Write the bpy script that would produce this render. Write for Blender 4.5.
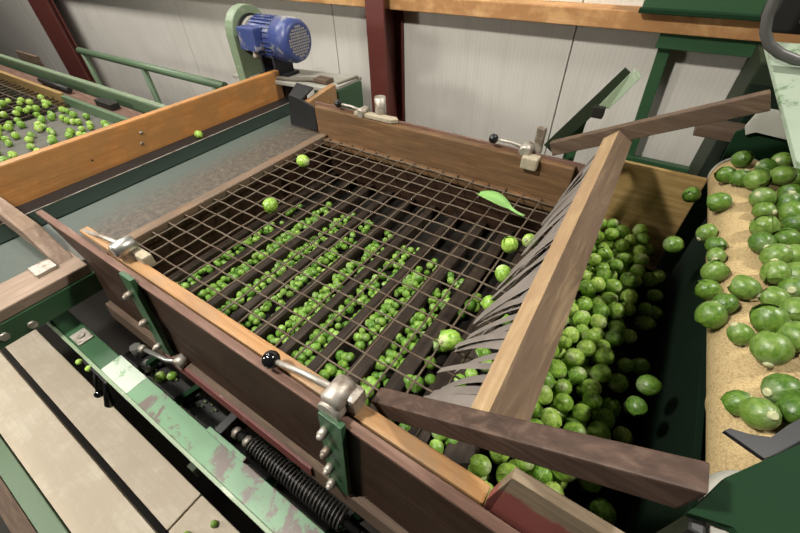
import bpy, bmesh, math, random
from mathutils import Vector, Matrix, noise as mnoise

for o in list(bpy.data.objects):
    bpy.data.objects.remove(o)
SC = bpy.context.scene
COL = SC.collection
PI = math.pi

# ------------------------------------------------------------------ camera
cd = bpy.data.cameras.new('camera')
cd.lens = 16.998
cd.sensor_width = 36.0
cd.clip_start = 0.02
cd.clip_end = 60
cam = bpy.data.objects.new('camera', cd)
COL.objects.link(cam)
R3 = Matrix(((0.83407893, -0.35754184, 0.42009067),
             (0.55115683, 0.57215328, -0.60734404),
             (-0.02320535, 0.73810871, 0.67428262)))
cam.matrix_world = Matrix.Translation((0, 0, 0.5)) @ R3.to_4x4()
SC.camera = cam

# ------------------------------------------------------------------ light
SC.view_settings.view_transform = 'Standard'
SC.view_settings.look = 'None'
SC.view_settings.gamma = 1.0
SC.view_settings.use_curve_mapping = False
SC.view_settings.exposure = 0.08
w = bpy.data.worlds.new('world')
SC.world = w
w.use_nodes = True
w.node_tree.nodes['Background'].inputs[0].default_value = (1.0, 0.95, 0.88, 1)
w.node_tree.nodes['Background'].inputs[1].default_value = 0.03


def area(name, loc, target, sx, sy, power, col):
    l = bpy.data.lights.new(name, 'AREA')
    l.shape = 'RECTANGLE'
    l.size = sx
    l.size_y = sy
    l.energy = power
    l.color = col
    o = bpy.data.objects.new(name, l)
    COL.objects.link(o)
    o.location = loc
    d = Vector(target) - Vector(loc)
    o.rotation_euler = d.to_track_quat('-Z', 'Y').to_euler()
    return o


area('work_lamp', (-0.93, -0.36, 1.42), (-0.3, 0.5, 0), 0.13, 0.13, 38, (1.0, 0.96, 0.88))
area('strip_lamp', (1.12, 1.15, 2.35), (0.05, 0.6, -0.1), 0.16, 0.16, 56, (1.0, 0.96, 0.88))
area('wall_fill', (-1.9, 0.75, 1.75), (-1.5, 1.60, 0.0), 2.2, 0.15, 20, (1.0, 0.96, 0.89))  # added soft fill out of view, brightens the back wall
area('wall_fill', (-3.7, 0.45, 2.0), (-3.7, 1.6, 0.0), 1.6, 0.3, 62, (1.0, 0.96, 0.9))  # second added fill, lifts the dark left end of the wall

area('walkway_fill', (-2.3, -1.1, 0.7), (-1.1, -0.10, -0.7), 0.3, 0.3, 21, (1.0, 0.96, 0.88))  # added unseen fill that brightens the walkway planks

# ------------------------------------------------------------------ materials
MATS = {}


def new_mat(name):
    m = bpy.data.materials.new(name)
    m.use_nodes = True
    nt = m.node_tree
    b = nt.nodes['Principled BSDF']
    return m, nt, b


def nd(nt, typ, **kw):
    n = nt.nodes.new(typ)
    for k, v in kw.items():
        setattr(n, k, v)
    return n


def ramp(nt, fac, stops):
    r = nd(nt, 'ShaderNodeValToRGB')
    el = r.color_ramp.elements
    while len(el) > 1:
        el.remove(el[0])
    el[0].position = stops[0][0]
    el[0].color = (*stops[0][1], 1)
    for p, c in stops[1:]:
        e = el.new(p)
        e.color = (*c, 1)
    nt.links.new(fac, r.inputs[0])
    return r.outputs[0]


def coords(nt, scale=(1, 1, 1), rot=(0, 0, 0)):
    tc = nd(nt, 'ShaderNodeTexCoord')
    mp = nd(nt, 'ShaderNodeMapping')
    mp.inputs['Scale'].default_value = scale
    mp.inputs['Rotation'].default_value = rot
    nt.links.new(tc.outputs['Object'], mp.inputs[0])
    return mp.outputs[0]


def noise(nt, vec, scale, detail=5, rough=0.6, dist=0.0):
    n = nd(nt, 'ShaderNodeTexNoise')
    n.inputs['Scale'].default_value = scale
    n.inputs['Detail'].default_value = detail
    n.inputs['Roughness'].default_value = rough
    n.inputs['Distortion'].default_value = dist
    nt.links.new(vec, n.inputs['Vector'])
    return n.outputs['Fac']


def mix(nt, fac, a, b, mode='MIX'):
    m = nd(nt, 'ShaderNodeMix', data_type='RGBA', blend_type=mode)
    if isinstance(fac, (int, float)):
        m.inputs[0].default_value = fac
    else:
        nt.links.new(fac, m.inputs[0])
    for i, v in ((6, a), (7, b)):
        if isinstance(v, tuple):
            m.inputs[i].default_value = (*v, 1)
        else:
            nt.links.new(v, m.inputs[i])
    return m.outputs[2]


def mth(nt, op, a, b=None, c=None):
    m = nd(nt, 'ShaderNodeMath', operation=op)
    for i, v in enumerate((a, b, c)):
        if v is None:
            continue
        if isinstance(v, (int, float)):
            m.inputs[i].default_value = v
        else:
            nt.links.new(v, m.inputs[i])
    return m.outputs[0]


def bump(nt, b, h, strength, dist=0.002):
    n = nd(nt, 'ShaderNodeBump')
    n.inputs['Strength'].default_value = strength
    n.inputs['Distance'].default_value = dist
    nt.links.new(h, n.inputs['Height'])
    nt.links.new(n.outputs[0], b.inputs['Normal'])


def fin(nt, b, col, rough=0.6, metal=0.0, spec=0.5):
    if isinstance(col, tuple):
        b.inputs['Base Color'].default_value = (*col, 1)
    else:
        nt.links.new(col, b.inputs['Base Color'])
    b.inputs['Roughness'].default_value = rough
    b.inputs['Metallic'].default_value = metal
    b.inputs['Specular IOR Level'].default_value = spec


def wood(name, dark, mid, light, axis='x', rough=0.65, dirt=None, dirt_amt=0.5, spec=0.3, grain=1.0):
    """sawn wood, grain running along the given axis"""
    m, nt, b = new_mat(name)
    s = {'x': (1.2, 14, 14), 'y': (14, 1.2, 14), 'z': (14, 14, 1.2)}[axis]
    v = coords(nt, tuple(q * grain for q in s))
    n1 = noise(nt, v, 6, 8, 0.65, 0.6)
    c = ramp(nt, n1, [(0.28, dark), (0.5, mid), (0.72, light)])
    v2 = coords(nt)
    n2 = noise(nt, v2, 9, 6, 0.7, 0.3)
    if dirt:
        f = ramp(nt, n2, [(0.5 - 0.25 * dirt_amt, (1, 1, 1)), (0.62, (0, 0, 0))])
        sep = nd(nt, 'ShaderNodeRGBToBW')
        nt.links.new(f, sep.inputs[0])
        c = mix(nt, mth(nt, 'MULTIPLY', sep.outputs[0], 0.8), c, dirt)
    fin(nt, b, c, rough, 0, spec)
    bump(nt, b, n1, 0.5, 0.0015)
    MATS[name] = m
    return m


def paint(name, base, var, wear=None, amt=0.3, rough=0.4, scale=9, spec=0.5):
    """painted steel, chipped and dusty"""
    m, nt, b = new_mat(name)
    v = coords(nt)
    n1 = noise(nt, v, scale * 0.5, 6, 0.6)
    c = mix(nt, n1, base, var)
    n2 = noise(nt, v, scale * 3.2, 10, 0.75, 0.4)
    if wear:
        t = 0.72 - 0.35 * amt
        f = ramp(nt, n2, [(t, (0, 0, 0)), (t + 0.04, (1, 1, 1))])
        bw = nd(nt, 'ShaderNodeRGBToBW')
        nt.links.new(f, bw.inputs[0])
        c = mix(nt, bw.outputs[0], c, wear)
    fin(nt, b, c, rough, 0, spec)
    bump(nt, b, n2, 0.25, 0.001)
    MATS[name] = m
    return m


def metal(name, col, rough=0.35, met=0.9, rust=None):
    m, nt, b = new_mat(name)
    v = coords(nt)
    n = noise(nt, v, 40, 6, 0.6)
    c = mix(nt, n, tuple(q * 0.7 for q in col), col)
    if rust:
        f = noise(nt, v, 22, 8, 0.7)
        g = ramp(nt, f, [(0.48, (0, 0, 0)), (0.6, (1, 1, 1))])
        bw = nd(nt, 'ShaderNodeRGBToBW')
        nt.links.new(g, bw.inputs[0])
        c = mix(nt, bw.outputs[0], c, rust)
    fin(nt, b, c, rough, met)
    MATS[name] = m
    return m


def plain(name, col, rough=0.6, var=0.25, scale=14, spec=0.4, bmp=0.2):
    m, nt, b = new_mat(name)
    v = coords(nt)
    n = noise(nt, v, scale, 7, 0.65)
    c = mix(nt, n, tuple(q * (1 - var) for q in col), tuple(min(1, q * (1 + var)) for q in col))
    fin(nt, b, c, rough, 0, spec)
    bump(nt, b, n, bmp, 0.001)
    MATS[name] = m
    return m


orange_wood = wood('orange_wood', (0.34, 0.135, 0.035), (0.47, 0.20, 0.055), (0.58, 0.28, 0.09), 'y', 0.4,
                   (0.33, 0.17, 0.06), 0.3, 0.4, 0.7)
brown_wood = wood('brown_wood', (0.085, 0.042, 0.018), (0.155, 0.082, 0.036), (0.235, 0.13, 0.062), 'x', 0.6,
                  (0.115, 0.072, 0.038), 0.7)
tan_wood = wood('tan_wood', (0.24, 0.115, 0.042), (0.35, 0.18, 0.068), (0.46, 0.26, 0.11), 'x', 0.5,
                (0.25, 0.17, 0.10), 0.5)
panel_wood = wood('panel_wood', (0.014, 0.007, 0.004), (0.028, 0.014, 0.009), (0.062, 0.034, 0.021), 'x', 0.55,
                  (0.042, 0.023, 0.015), 0.5, 0.15)
rim_wood = wood('rim_wood', (0.09, 0.048, 0.034), (0.15, 0.085, 0.062), (0.24, 0.15, 0.115), 'x', 0.6, None, 0.5, 0.2)
old_wood = wood('old_wood', (0.050, 0.031, 0.019), (0.10, 0.065, 0.041), (0.19, 0.13, 0.083), 'x', 0.7,
                (0.09, 0.06, 0.045), 0.6)
arm_wood = wood('arm_wood', (0.022, 0.012, 0.008), (0.050, 0.029, 0.020), (0.12, 0.076, 0.054), 'x', 0.6,
                (0.07, 0.042, 0.032), 0.7)
timber_wood = wood('timber_wood', (0.066, 0.040, 0.022), (0.115, 0.074, 0.042), (0.23, 0.16, 0.09), 'y', 0.7,
                   (0.12, 0.075, 0.048), 0.4)
timber_lit = wood('timber_lit', (0.24, 0.16, 0.085), (0.33, 0.225, 0.12), (0.44, 0.32, 0.185), 'y', 0.7,
                    (0.28, 0.18, 0.1), 0.3)  # paler copy of the timber colour, standing in for light on one facet
rail_wood = wood('rail_wood', (0.17, 0.115, 0.08), (0.27, 0.19, 0.14), (0.40, 0.295, 0.225), 'y', 0.7,
                 (0.24, 0.18, 0.13), 0.6)
edge_wood = wood('edge_wood', (0.10, 0.060, 0.034), (0.165, 0.10, 0.058), (0.26, 0.165, 0.10), 'y', 0.7,
                 (0.13, 0.10, 0.075), 0.6)
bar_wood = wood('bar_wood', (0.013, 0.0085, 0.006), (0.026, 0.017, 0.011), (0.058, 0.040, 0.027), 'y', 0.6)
ledger_wood = wood('ledger_wood', (0.42, 0.22, 0.085), (0.58, 0.33, 0.14), (0.68, 0.43, 0.21), 'x', 0.6,
                   (0.36, 0.17, 0.06), 0.2, 0.3, 0.5)
ply_wood = wood('ply_wood', (0.22, 0.135, 0.045), (0.31, 0.20, 0.075), (0.41, 0.275, 0.12), 'x', 0.65)
plank_wood = wood('plank_wood', (0.50, 0.44, 0.34), (0.58, 0.51, 0.40), (0.65, 0.58, 0.46), 'x', 0.8,
                  (0.50, 0.42, 0.32), 0.2)
cross_wood = wood('cross_wood', (0.13, 0.085, 0.06), (0.25, 0.175, 0.13), (0.38, 0.285, 0.225), 'x', 0.7,
                  (0.14, 0.09, 0.055), 0.5)


def red_board_material():
    """red paint on the lower face, bare brown wood above a worn boundary"""
    m, nt, b = new_mat('red_board')
    v = coords(nt)
    sx = nd(nt, 'ShaderNodeSeparateXYZ')
    nt.links.new(v, sx.inputs[0])
    n = noise(nt, v, 16, 8, 0.7)
    n1 = noise(nt, coords(nt, (1.2, 14, 14)), 7, 8, 0.65, 0.6)
    red = mix(nt, n, (0.15, 0.035, 0.028), (0.26, 0.085, 0.068))
    bare = ramp(nt, n1, [(0.3, (0.12, 0.085, 0.055)), (0.7, (0.26, 0.20, 0.13))])
    e = mth(nt, 'ADD', sx.outputs[2], mth(nt, 'MULTIPLY', mth(nt, 'SUBTRACT', n, 0.5), 0.06))
    f = mth(nt, 'MINIMUM', mth(nt, 'MAXIMUM', mth(nt, 'MULTIPLY', mth(nt, 'SUBTRACT', e, 0.132), 120.0), 0.0), 1.0)
    fin(nt, b, mix(nt, f, red, bare), 0.6, 0, 0.3)
    bump(nt, b, n, 0.3, 0.001)
    return m


red_board = red_board_material()
red_strip = paint('red_strip', (0.14, 0.032, 0.027), (0.10, 0.026, 0.022), (0.30, 0.20, 0.15), 0.4, 0.6, 9)
green_dark = paint('green_dark', (0.034, 0.098, 0.040), (0.026, 0.070, 0.030), (0.10, 0.12, 0.07), 0.25, 0.4)
green_mid = paint('green_mid', (0.075, 0.20, 0.09), (0.11, 0.25, 0.12), (0.24, 0.26, 0.19), 0.3, 0.35)
green_deep = paint('green_deep', (0.010, 0.036, 0.014), (0.006, 0.022, 0.009), None, 0.2, 0.75, 9, 0.12)  # very dark matte green paint
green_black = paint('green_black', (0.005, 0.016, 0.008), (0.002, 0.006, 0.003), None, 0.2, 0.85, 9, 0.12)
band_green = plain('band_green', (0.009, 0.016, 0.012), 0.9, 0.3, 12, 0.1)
green_olive = paint('green_olive', (0.022, 0.034, 0.016), (0.014, 0.020, 0.010), (0.05, 0.055, 0.03), 0.3, 0.6, 9, 0.2)
green_pale = paint('green_pale', (0.22, 0.28, 0.18), (0.17, 0.23, 0.14), (0.34, 0.38, 0.28), 0.4, 0.45)
green_worn = paint('green_worn', (0.13, 0.25, 0.14), (0.09, 0.185, 0.095), (0.105, 0.078, 0.066), 0.62, 0.35, 5)
green_bar = paint('green_bar', (0.085, 0.14, 0.075), (0.12, 0.185, 0.105), (0.08, 0.08, 0.05), 0.3, 0.45)
white_flecked = paint('white_flecked', (0.46, 0.49, 0.42), (0.33, 0.43, 0.33), (0.20, 0.30, 0.18), 0.5, 0.5, 6)  # near-white paint with green flecks
hopper_paint = paint('hopper_paint', (0.34, 0.37, 0.30), (0.18, 0.27, 0.17), (0.11, 0.18, 0.09), 0.45, 0.5, 4)
column_red = paint('column_red', (0.13, 0.030, 0.022), (0.10, 0.024, 0.018), (0.16, 0.06, 0.045), 0.2, 0.5)
motor_blue = paint('motor_blue', (0.022, 0.042, 0.17), (0.055, 0.075, 0.21), (0.26, 0.26, 0.25), 0.55, 0.4, 5)
motor_dark = plain('motor_dark', (0.02, 0.022, 0.03), 0.5)
grey_dusty = plain('grey_dusty', (0.30, 0.29, 0.25), 0.7, 0.3, 20)
grille_mat = metal('grille_mat', (0.45, 0.44, 0.40), 0.5, 0.4)
steel = metal('steel', (0.55, 0.54, 0.50), 0.35, 0.85)
dull_steel = metal('dull_steel', (0.50, 0.46, 0.40), 0.5, 0.6, (0.22, 0.17, 0.13))
wire_mat = metal('wire_mat', (0.13, 0.098, 0.065), 0.65, 0.2, (0.075, 0.045, 0.026))
black_rubber = plain('black_rubber', (0.012, 0.012, 0.013), 0.45, 0.4, 30)
finger_rubber = plain('finger_rubber', (0.19, 0.165, 0.145), 0.7, 0.35, 26)
ball_black = plain('ball_black', (0.006, 0.006, 0.007), 0.12, 0.1, 10, 0.7, 0.0)
iron_black = plain('iron_black', (0.012, 0.011, 0.010), 0.5, 0.5, 30)
spring_steel = metal('spring_steel', (0.09, 0.085, 0.08), 0.5, 0.6)
floor_mat = plain('floor_mat', (0.05, 0.045, 0.04), 0.9, 0.4, 5)
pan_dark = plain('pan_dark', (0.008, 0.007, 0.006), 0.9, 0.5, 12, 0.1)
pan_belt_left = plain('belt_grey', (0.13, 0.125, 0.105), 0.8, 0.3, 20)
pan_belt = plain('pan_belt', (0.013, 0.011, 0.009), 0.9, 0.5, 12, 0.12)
gray_cloth = plain('gray_cloth', (0.36, 0.36, 0.31), 0.8, 0.2, 25)
white_plastic = plain('white_plastic', (0.52, 0.50, 0.44), 0.6, 0.15, 20)
old_plastic = plain('old_plastic', (0.36, 0.31, 0.22), 0.7, 0.5, 60)
cable_mat = plain('cable_mat', (0.13, 0.115, 0.09), 0.6, 0.3)
hose_mat = plain('hose_mat', (0.085, 0.085, 0.08), 0.4, 0.3)


def wall_material():
    m, nt, b = new_mat('wall_panel')
    v = coords(nt)
    sx = nd(nt, 'ShaderNodeSeparateXYZ')
    nt.links.new(v, sx.inputs[0])
    # fine vertical ribs 14 mm apart
    s = mth(nt, 'SINE', mth(nt, 'MULTIPLY', sx.outputs[0], 2 * PI / 0.016))
    n = noise(nt, v, 2.2, 6, 0.6)
    c = ramp(nt, n, [(0.3, (0.60, 0.57, 0.51)), (0.7, (0.70, 0.67, 0.61))])
    c = mix(nt, mth(nt, 'MULTIPLY_ADD', s, 0.10, 0.10), c, (0.52, 0.49, 0.44))
    v2 = coords(nt, (6, 6, 0.8))
    n2 = noise(nt, v2, 3, 6, 0.7)
    c = mix(nt, ramp(nt, n2, [(0.5, (0, 0, 0)), (0.8, (0.5, 0.5, 0.5))]), c, (0.48, 0.44, 0.38))
    fin(nt, b, c, 0.6, 0, 0.3)
    bump(nt, b, s, 0.05, 0.001)
    return m


def table_material():
    """grey-green sheet, brown dust caked towards the sieve edge"""
    m, nt, b = new_mat('table_sheet')
    v = coords(nt)
    sx = nd(nt, 'ShaderNodeSeparateXYZ')
    nt.links.new(v, sx.inputs[0])
    n = noise(nt, v, 9, 9, 0.7, 0.4)
    n2 = noise(nt, v, 70, 6, 0.8)
    base = mix(nt, n2, (0.046, 0.062, 0.051), (0.072, 0.090, 0.076))
    dust = ramp(nt, n2, [(0.35, (0.030, 0.023, 0.017)), (0.5, (0.072, 0.055, 0.040)), (0.7, (0.155, 0.12, 0.085))])
    # the dust lies in a band beside the sieve edge, wider and denser at the far end
    d = mth(nt, 'ADD', mth(nt, 'MULTIPLY', mth(nt, 'ADD', sx.outputs[0], 1.03), 9.0), mth(nt, 'MULTIPLY', mth(nt, 'SUBTRACT', n, 0.5), 1.4))
    d = mth(nt, 'ADD', d, mth(nt, 'MULTIPLY', sx.outputs[1], 0.4))
    f = mth(nt, 'MULTIPLY', mth(nt, 'MINIMUM', mth(nt, 'MAXIMUM', d, 0.0), 1.0), 0.9)
    yf = mth(nt, 'MINIMUM', mth(nt, 'MAXIMUM', mth(nt, 'MULTIPLY', mth(nt, 'SUBTRACT', sx.outputs[1], 0.02), 6.0), 0.1), 1.0)
    c = mix(nt, mth(nt, 'MULTIPLY', f, yf), base, dust)
    fin(nt, b, c, 0.55, 0, 0.4)
    bump(nt, b, n2, 0.3, 0.001)
    return m


def belt_material():
    m, nt, b = new_mat('jute_belt')
    v = coords(nt)
    w1 = noise(nt, v, 420, 4, 0.7)
    vo = nd(nt, 'ShaderNodeTexVoronoi')
    vo.inputs['Scale'].default_value = 420
    nt.links.new(v, vo.inputs['Vector'])
    n = noise(nt, v, 7, 6, 0.6)
    c = mix(nt, n, (0.46, 0.345, 0.165), (0.60, 0.47, 0.25))
    c = mix(nt, mth(nt, 'MULTIPLY', vo.outputs['Distance'], 0.8), c, (0.23, 0.15, 0.07))
    fin(nt, b, c, 0.8, 0, 0.2)
    bump(nt, b, w1, 0.5, 0.0006)
    return m


def sprout_material(name='sprout_leaf', attr=None, dk=1.0):
    m, nt, b = new_mat(name)
    uv = nd(nt, 'ShaderNodeUVMap')
    uv.uv_map = 'leaf'
    sx = nd(nt, 'ShaderNodeSeparateXYZ')
    nt.links.new(uv.outputs[0], sx.inputs[0])
    u = mth(nt, 'ABSOLUTE', mth(nt, 'SUBTRACT', sx.outputs[0], 0.5))
    vv = sx.outputs[1]
    if attr:
        oi = nd(nt, 'ShaderNodeAttribute')
        oi.attribute_name = attr
        rnd_out = oi.outputs['Fac']
    else:
        oi = nd(nt, 'ShaderNodeObjectInfo')
        rnd_out = oi.outputs['Random']
    v = coords(nt)
    n = noise(nt, v, 60.0 if attr else 2.4, 5, 0.6)
    deep = ramp(nt, rnd_out, [(0.0, (0.065, 0.185, 0.012)), (0.5, (0.135, 0.30, 0.020)), (1.0, (0.23, 0.42, 0.035))])
    lite = ramp(nt, rnd_out, [(0.0, (0.22, 0.42, 0.045)), (0.5, (0.42, 0.62, 0.085)), (1.0, (0.62, 0.76, 0.20))])
    c = mix(nt, ramp(nt, n, [(0.35, (0, 0, 0)), (0.68, (1, 1, 1))]), deep, lite)
    # ribs: midrib and forking side veins
    rib = mth(nt, 'LESS_THAN', u, mth(nt, 'MULTIPLY', mth(nt, 'SUBTRACT', 1.0, vv), 0.045))
    ph = mth(nt, 'FRACT', mth(nt, 'MULTIPLY', mth(nt, 'SUBTRACT', vv, mth(nt, 'MULTIPLY', u, 1.0)), 6.0))
    side = mth(nt, 'LESS_THAN', ph, 0.16)
    vein = mth(nt, 'MAXIMUM', rib, mth(nt, 'MULTIPLY', side, 0.55))
    c = mix(nt, mth(nt, 'MULTIPLY', vein, 0.55), c, (0.46, 0.60, 0.24))
    # base of the leaf is pale
    pale = mth(nt, 'MAXIMUM', mth(nt, 'MULTIPLY', mth(nt, 'SUBTRACT', 0.30, vv), 2.6), 0.0)
    c = mix(nt, pale, c, (0.60, 0.66, 0.36))
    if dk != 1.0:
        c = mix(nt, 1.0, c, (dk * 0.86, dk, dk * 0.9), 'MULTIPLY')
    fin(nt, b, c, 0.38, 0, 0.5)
    b.inputs['Subsurface Weight'].default_value = 0.0
    bump(nt, b, vein, 0.35, 0.02)
    return m


wall_mat = wall_material()
table_mat = table_material()
belt_mat = belt_material()
sprout_mat = sprout_material()
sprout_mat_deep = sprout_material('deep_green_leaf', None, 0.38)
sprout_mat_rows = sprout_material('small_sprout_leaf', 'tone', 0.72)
stem_mat = plain('sprout_stem', (0.42, 0.43, 0.24), 0.6, 0.2, 8)
debris_mat = plain('debris', (0.10, 0.15, 0.05), 0.8, 0.6, 40)
leaf_mat = plain('loose_leaf', (0.20, 0.38, 0.11), 0.5, 0.35, 30)

# ------------------------------------------------------------------ mesh helpers


class MB:
    def __init__(self):
        self.bm = bmesh.new()

    def box(self, x0, x1, y0, y1, z0, z1, bev=0.0, mi=0):
        vs = [self.bm.verts.new((x, y, z)) for x in (x0, x1) for y in (y0, y1) for z in (z0, z1)]
        fs = [(0, 1, 3, 2), (4, 6, 7, 5), (0, 4, 5, 1), (2, 3, 7, 6), (0, 2, 6, 4), (1, 5, 7, 3)]
        faces = [self.bm.faces.new([vs[i] for i in f]) for f in fs]
        for f in faces:
            f.material_index = mi
        if bev:
            es = list({e for f in faces for e in f.edges})
            bmesh.ops.bevel(self.bm, geom=es, offset=bev, segments=2, profile=0.6, affect='EDGES')
        return self

    def hexa(self, pts, bev=0.0, mi=0):
        """8 points: bottom loop of 4, top loop of 4"""
        vs = [self.bm.verts.new(p) for p in pts]
        fs = [(3, 2, 1, 0), (4, 5, 6, 7), (0, 1, 5, 4), (1, 2, 6, 5), (2, 3, 7, 6), (3, 0, 4, 7)]
        faces = [self.bm.faces.new([vs[i] for i in f]) for f in fs]
        for f in faces:
            f.material_index = mi
        if bev:
            es = list({e for f in faces for e in f.edges})
            bmesh.ops.bevel(self.bm, geom=es, offset=bev, segments=2, profile=0.6, affect='EDGES')
        return self

    def prism(self, poly, off, bev=0.0):
        """polygon (3D points) extruded by vector off"""
        off = Vector(off)
        a = [self.bm.verts.new(p) for p in poly]
        b = [self.bm.verts.new(Vector(p) + off) for p in poly]
        n = len(poly)
        faces = [self.bm.faces.new(a[::-1]), self.bm.faces.new(b)]
        for i in range(n):
            j = (i + 1) % n
            faces.append(self.bm.faces.new([a[i], a[j], b[j], b[i]]))
        if bev:
            es = list({e for f in faces for e in f.edges})
            bmesh.ops.bevel(self.bm, geom=es, offset=bev, segments=2, profile=0.6, affect='EDGES')
        return self

    def bar(self, p, q, wdt, hgt, up=(0, 0, 1), bev=0.0):
        """rectangular bar from p to q; hgt along up, wdt sideways"""
        p, q, up = Vector(p), Vector(q), Vector(up)
        d = (q - p).normalized()
        s = d.cross(up).normalized() * wdt / 2
        t = s.cross(d).normalized() * hgt / 2
        pts = []
        for tt in (-t, t):
            for (a, ss) in ((p, -s), (q, -s), (q, s), (p, s)):
                pts.append(a + ss + tt)
        return self.hexa(pts, bev)

    def tube(self, pts, r, seg=10, cap=True):
        pts = [Vector(p) for p in pts]
        rs = r if isinstance(r, (list, tuple)) else [r] * len(pts)
        d0 = (pts[1] - pts[0]).normalized()
        ref = Vector((0, 0, 1)) if abs(d0.z) < 0.9 else Vector((1, 0, 0))
        n = d0.cross(ref).normalized()
        rings = []
        for i, p in enumerate(pts):
            if i == 0:
                d = pts[1] - pts[0]
            elif i == len(pts) - 1:
                d = pts[-1] - pts[-2]
            else:
                d = pts[i + 1] - pts[i - 1]
            d.normalize()
            n = (n - d * n.dot(d)).normalized()
            b = d.cross(n)
            rings.append([self.bm.verts.new(p + (n * math.cos(2 * PI * k / seg) + b * math.sin(2 * PI * k / seg)) * rs[i]) for k in range(seg)])
        for i in range(len(rings) - 1):
            for k in range(seg):
                f = self.bm.faces.new([rings[i][k], rings[i][(k + 1) % seg], rings[i + 1][(k + 1) % seg], rings[i + 1][k]])
                f.smooth = True
        if cap:
            self.bm.faces.new(rings[0][::-1])
            self.bm.faces.new(rings[-1])
        return self

    def sphere(self, c, r, sc=(1, 1, 1), seg=16):
        M = Matrix.Translation(c) @ Matrix.Diagonal((r * sc[0], r * sc[1], r * sc[2], 1))
        g = bmesh.ops.create_uvsphere(self.bm, u_segments=seg, v_segments=seg // 2 + 2, radius=1, matrix=M)
        for v in g['verts']:
            for f in v.link_faces:
                f.smooth = True
        return self

    def build(self, name, mat, parent=None, loc=None):
        bmesh.ops.recalc_face_normals(self.bm, faces=self.bm.faces[:])
        me = bpy.data.meshes.new(name)
        if loc is not None:
            bmesh.ops.translate(self.bm, verts=self.bm.verts[:], vec=-Vector(loc))
        self.bm.to_mesh(me)
        self.bm.free()
        for mm in (mat if isinstance(mat, (list, tuple)) else [mat]):
            me.materials.append(mm)
        o = bpy.data.objects.new(name, me)
        COL.objects.link(o)
        if loc is not None:
            o.location = loc
        if parent is not None:
            o.parent = parent
        return o


def tag(o, label=None, cat=None, group=None, kind=None):
    if label:
        o['label'] = label
    if cat:
        o['category'] = cat
    if group:
        o['group'] = group
    if kind:
        o['kind'] = kind
    return o


def empty(name, label, cat, group=None):
    o = bpy.data.objects.new(name, None)
    o.empty_display_size = 0.05
    COL.objects.link(o)
    return tag(o, label, cat, group)


def struct(o):
    o['kind'] = 'structure'
    return o


# ================================================================== THE ROOM
WY = 1.60
struct(MB().box(-9, 4, -3.5, WY + 0.2, -1.20, -1.15).build('floor', floor_mat))
b = MB()
seams = [-9, -5.4, -4.1, -2.75, -1.45, -0.335, 0.80, 2.2, 4]
for i in range(len(seams) - 1):
    b.box(seams[i] + 0.002, seams[i + 1] - 0.002, WY, WY + 0.05, -1.16, 1.2, 0.002)
b.box(-9, 4, WY + 0.045, WY + 0.08, -1.16, 1.2)
struct(b.build('wall_back', wall_mat))
struct(MB().box(-9, 0.80, 1.50, WY, 0.238, 0.287, 0.003).build('trim_1', ledger_wood))

# red-brown steel columns (H sections)


def column(x0, x1, web, y, label, dp=0.148):
    t = empty('steel_column', label, 'column', None)
    MB().box(x0, x1, y, y + 0.012, -1.15, 1.2, 0.001).build('front_flange', column_red, t)
    MB().box(x1 - 0.05, x1 - 0.038, y + 0.011, y + dp - 0.009, -1.15, 1.2).build('web', column_red, t)
    MB().box(x0, x1 + web, y + dp - 0.010, y + dp, -1.15, 1.2, 0.001).build('rear_flange', column_red, t)


column(-1.135, -1.045, 0.0, 1.45, 'dark red steel column standing right behind the sieve, right of the motor')
column(-4.64, -4.28, 0.0, 1.45, 'dark red steel column leaning into view at the top left corner', 0.05)

# green steelwork on the back wall at the right
t = empty('wall_frame', 'green painted steel frame hung below the timber ledger on the white wall', 'frame')
MB().box(-0.075, 0.35, 1.52, 1.56, 0.195, 0.238, 0.002).build('top_rail', green_dark, t)
MB().bar((-0.052, 1.555, 0.235), (-0.020, 1.555, -0.30), 0.035, 0.02, (0, 1, 0), 0.002).build('post', green_dark, t)
MB().box(-0.06, 0.40, 1.53, 1.56, -0.185, -0.155, 0.002).build('lower_rail', green_dark, t)
t = empty('green_channel', 'green steel channel lying on top of the timber ledger, top right', 'channel')
MB().box(-0.145, 0.6, 1.49, 1.56, 0.287, 0.42, 0.004).build('web_plate', green_dark, t)
MB().box(-0.148, 0.6, 1.465, 1.492, 0.288, 0.300, 0.002).build('lower_flange', green_deep, t)
tag(MB().box(0.165, 0.9, 1.30, 1.58, -1.15, 0.232, 0.004).build('machine_cabinet', green_olive),
    'dark olive machine cabinet against the wall at the right', 'cabinet')

# ================================================================== WALKWAY, lower left
pl = [(-0.135, -0.030, 'pale worn wooden walkway plank beside the black gap, below the pale green beam'),
      (-0.282, -0.155, 'pale wooden walkway plank with swirling grain between the black gap and the green edge beam')]
ZW = -0.70
for k, (y0, y1, lb) in enumerate(pl):
    if k == 0:
        t = MB()
        t.box(-2.2, -0.70, y0, y1, ZW - 0.03, ZW, 0.003)
        o = t.build('walkway_plank', plank_wood)
        tag(o, 'long pale wooden walkway plank under the black lever knobs', 'plank')
        o = MB().box(-0.694, 0.6, y0, y1, ZW - 0.03, ZW, 0.003).build('walkway_plank', plank_wood)
        tag(o, 'short stained walkway plank at the bottom edge, past the cross joint', 'plank')
    else:
        o = MB().box(-2.2, 0.6, y0, y1, ZW - 0.03, ZW, 0.003).build('walkway_plank', plank_wood)
        tag(o, lb, 'plank')
o = MB().box(-2.2, 0.6, -0.330, -0.285, ZW - 0.06, ZW + 0.008, 0.003).build('edge_beam', green_bar)
tag(o, 'green steel beam along the outer edge of the wooden walkway, bottom left corner', 'beam')
o = MB().box(-2.2, 0.6, -0.375, -0.335, ZW - 0.06, ZW - 0.005, 0.003).build('edge_board', old_wood)
tag(o, 'brown wooden edge board outside the green walkway beam, bottom left corner', 'board')

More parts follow.
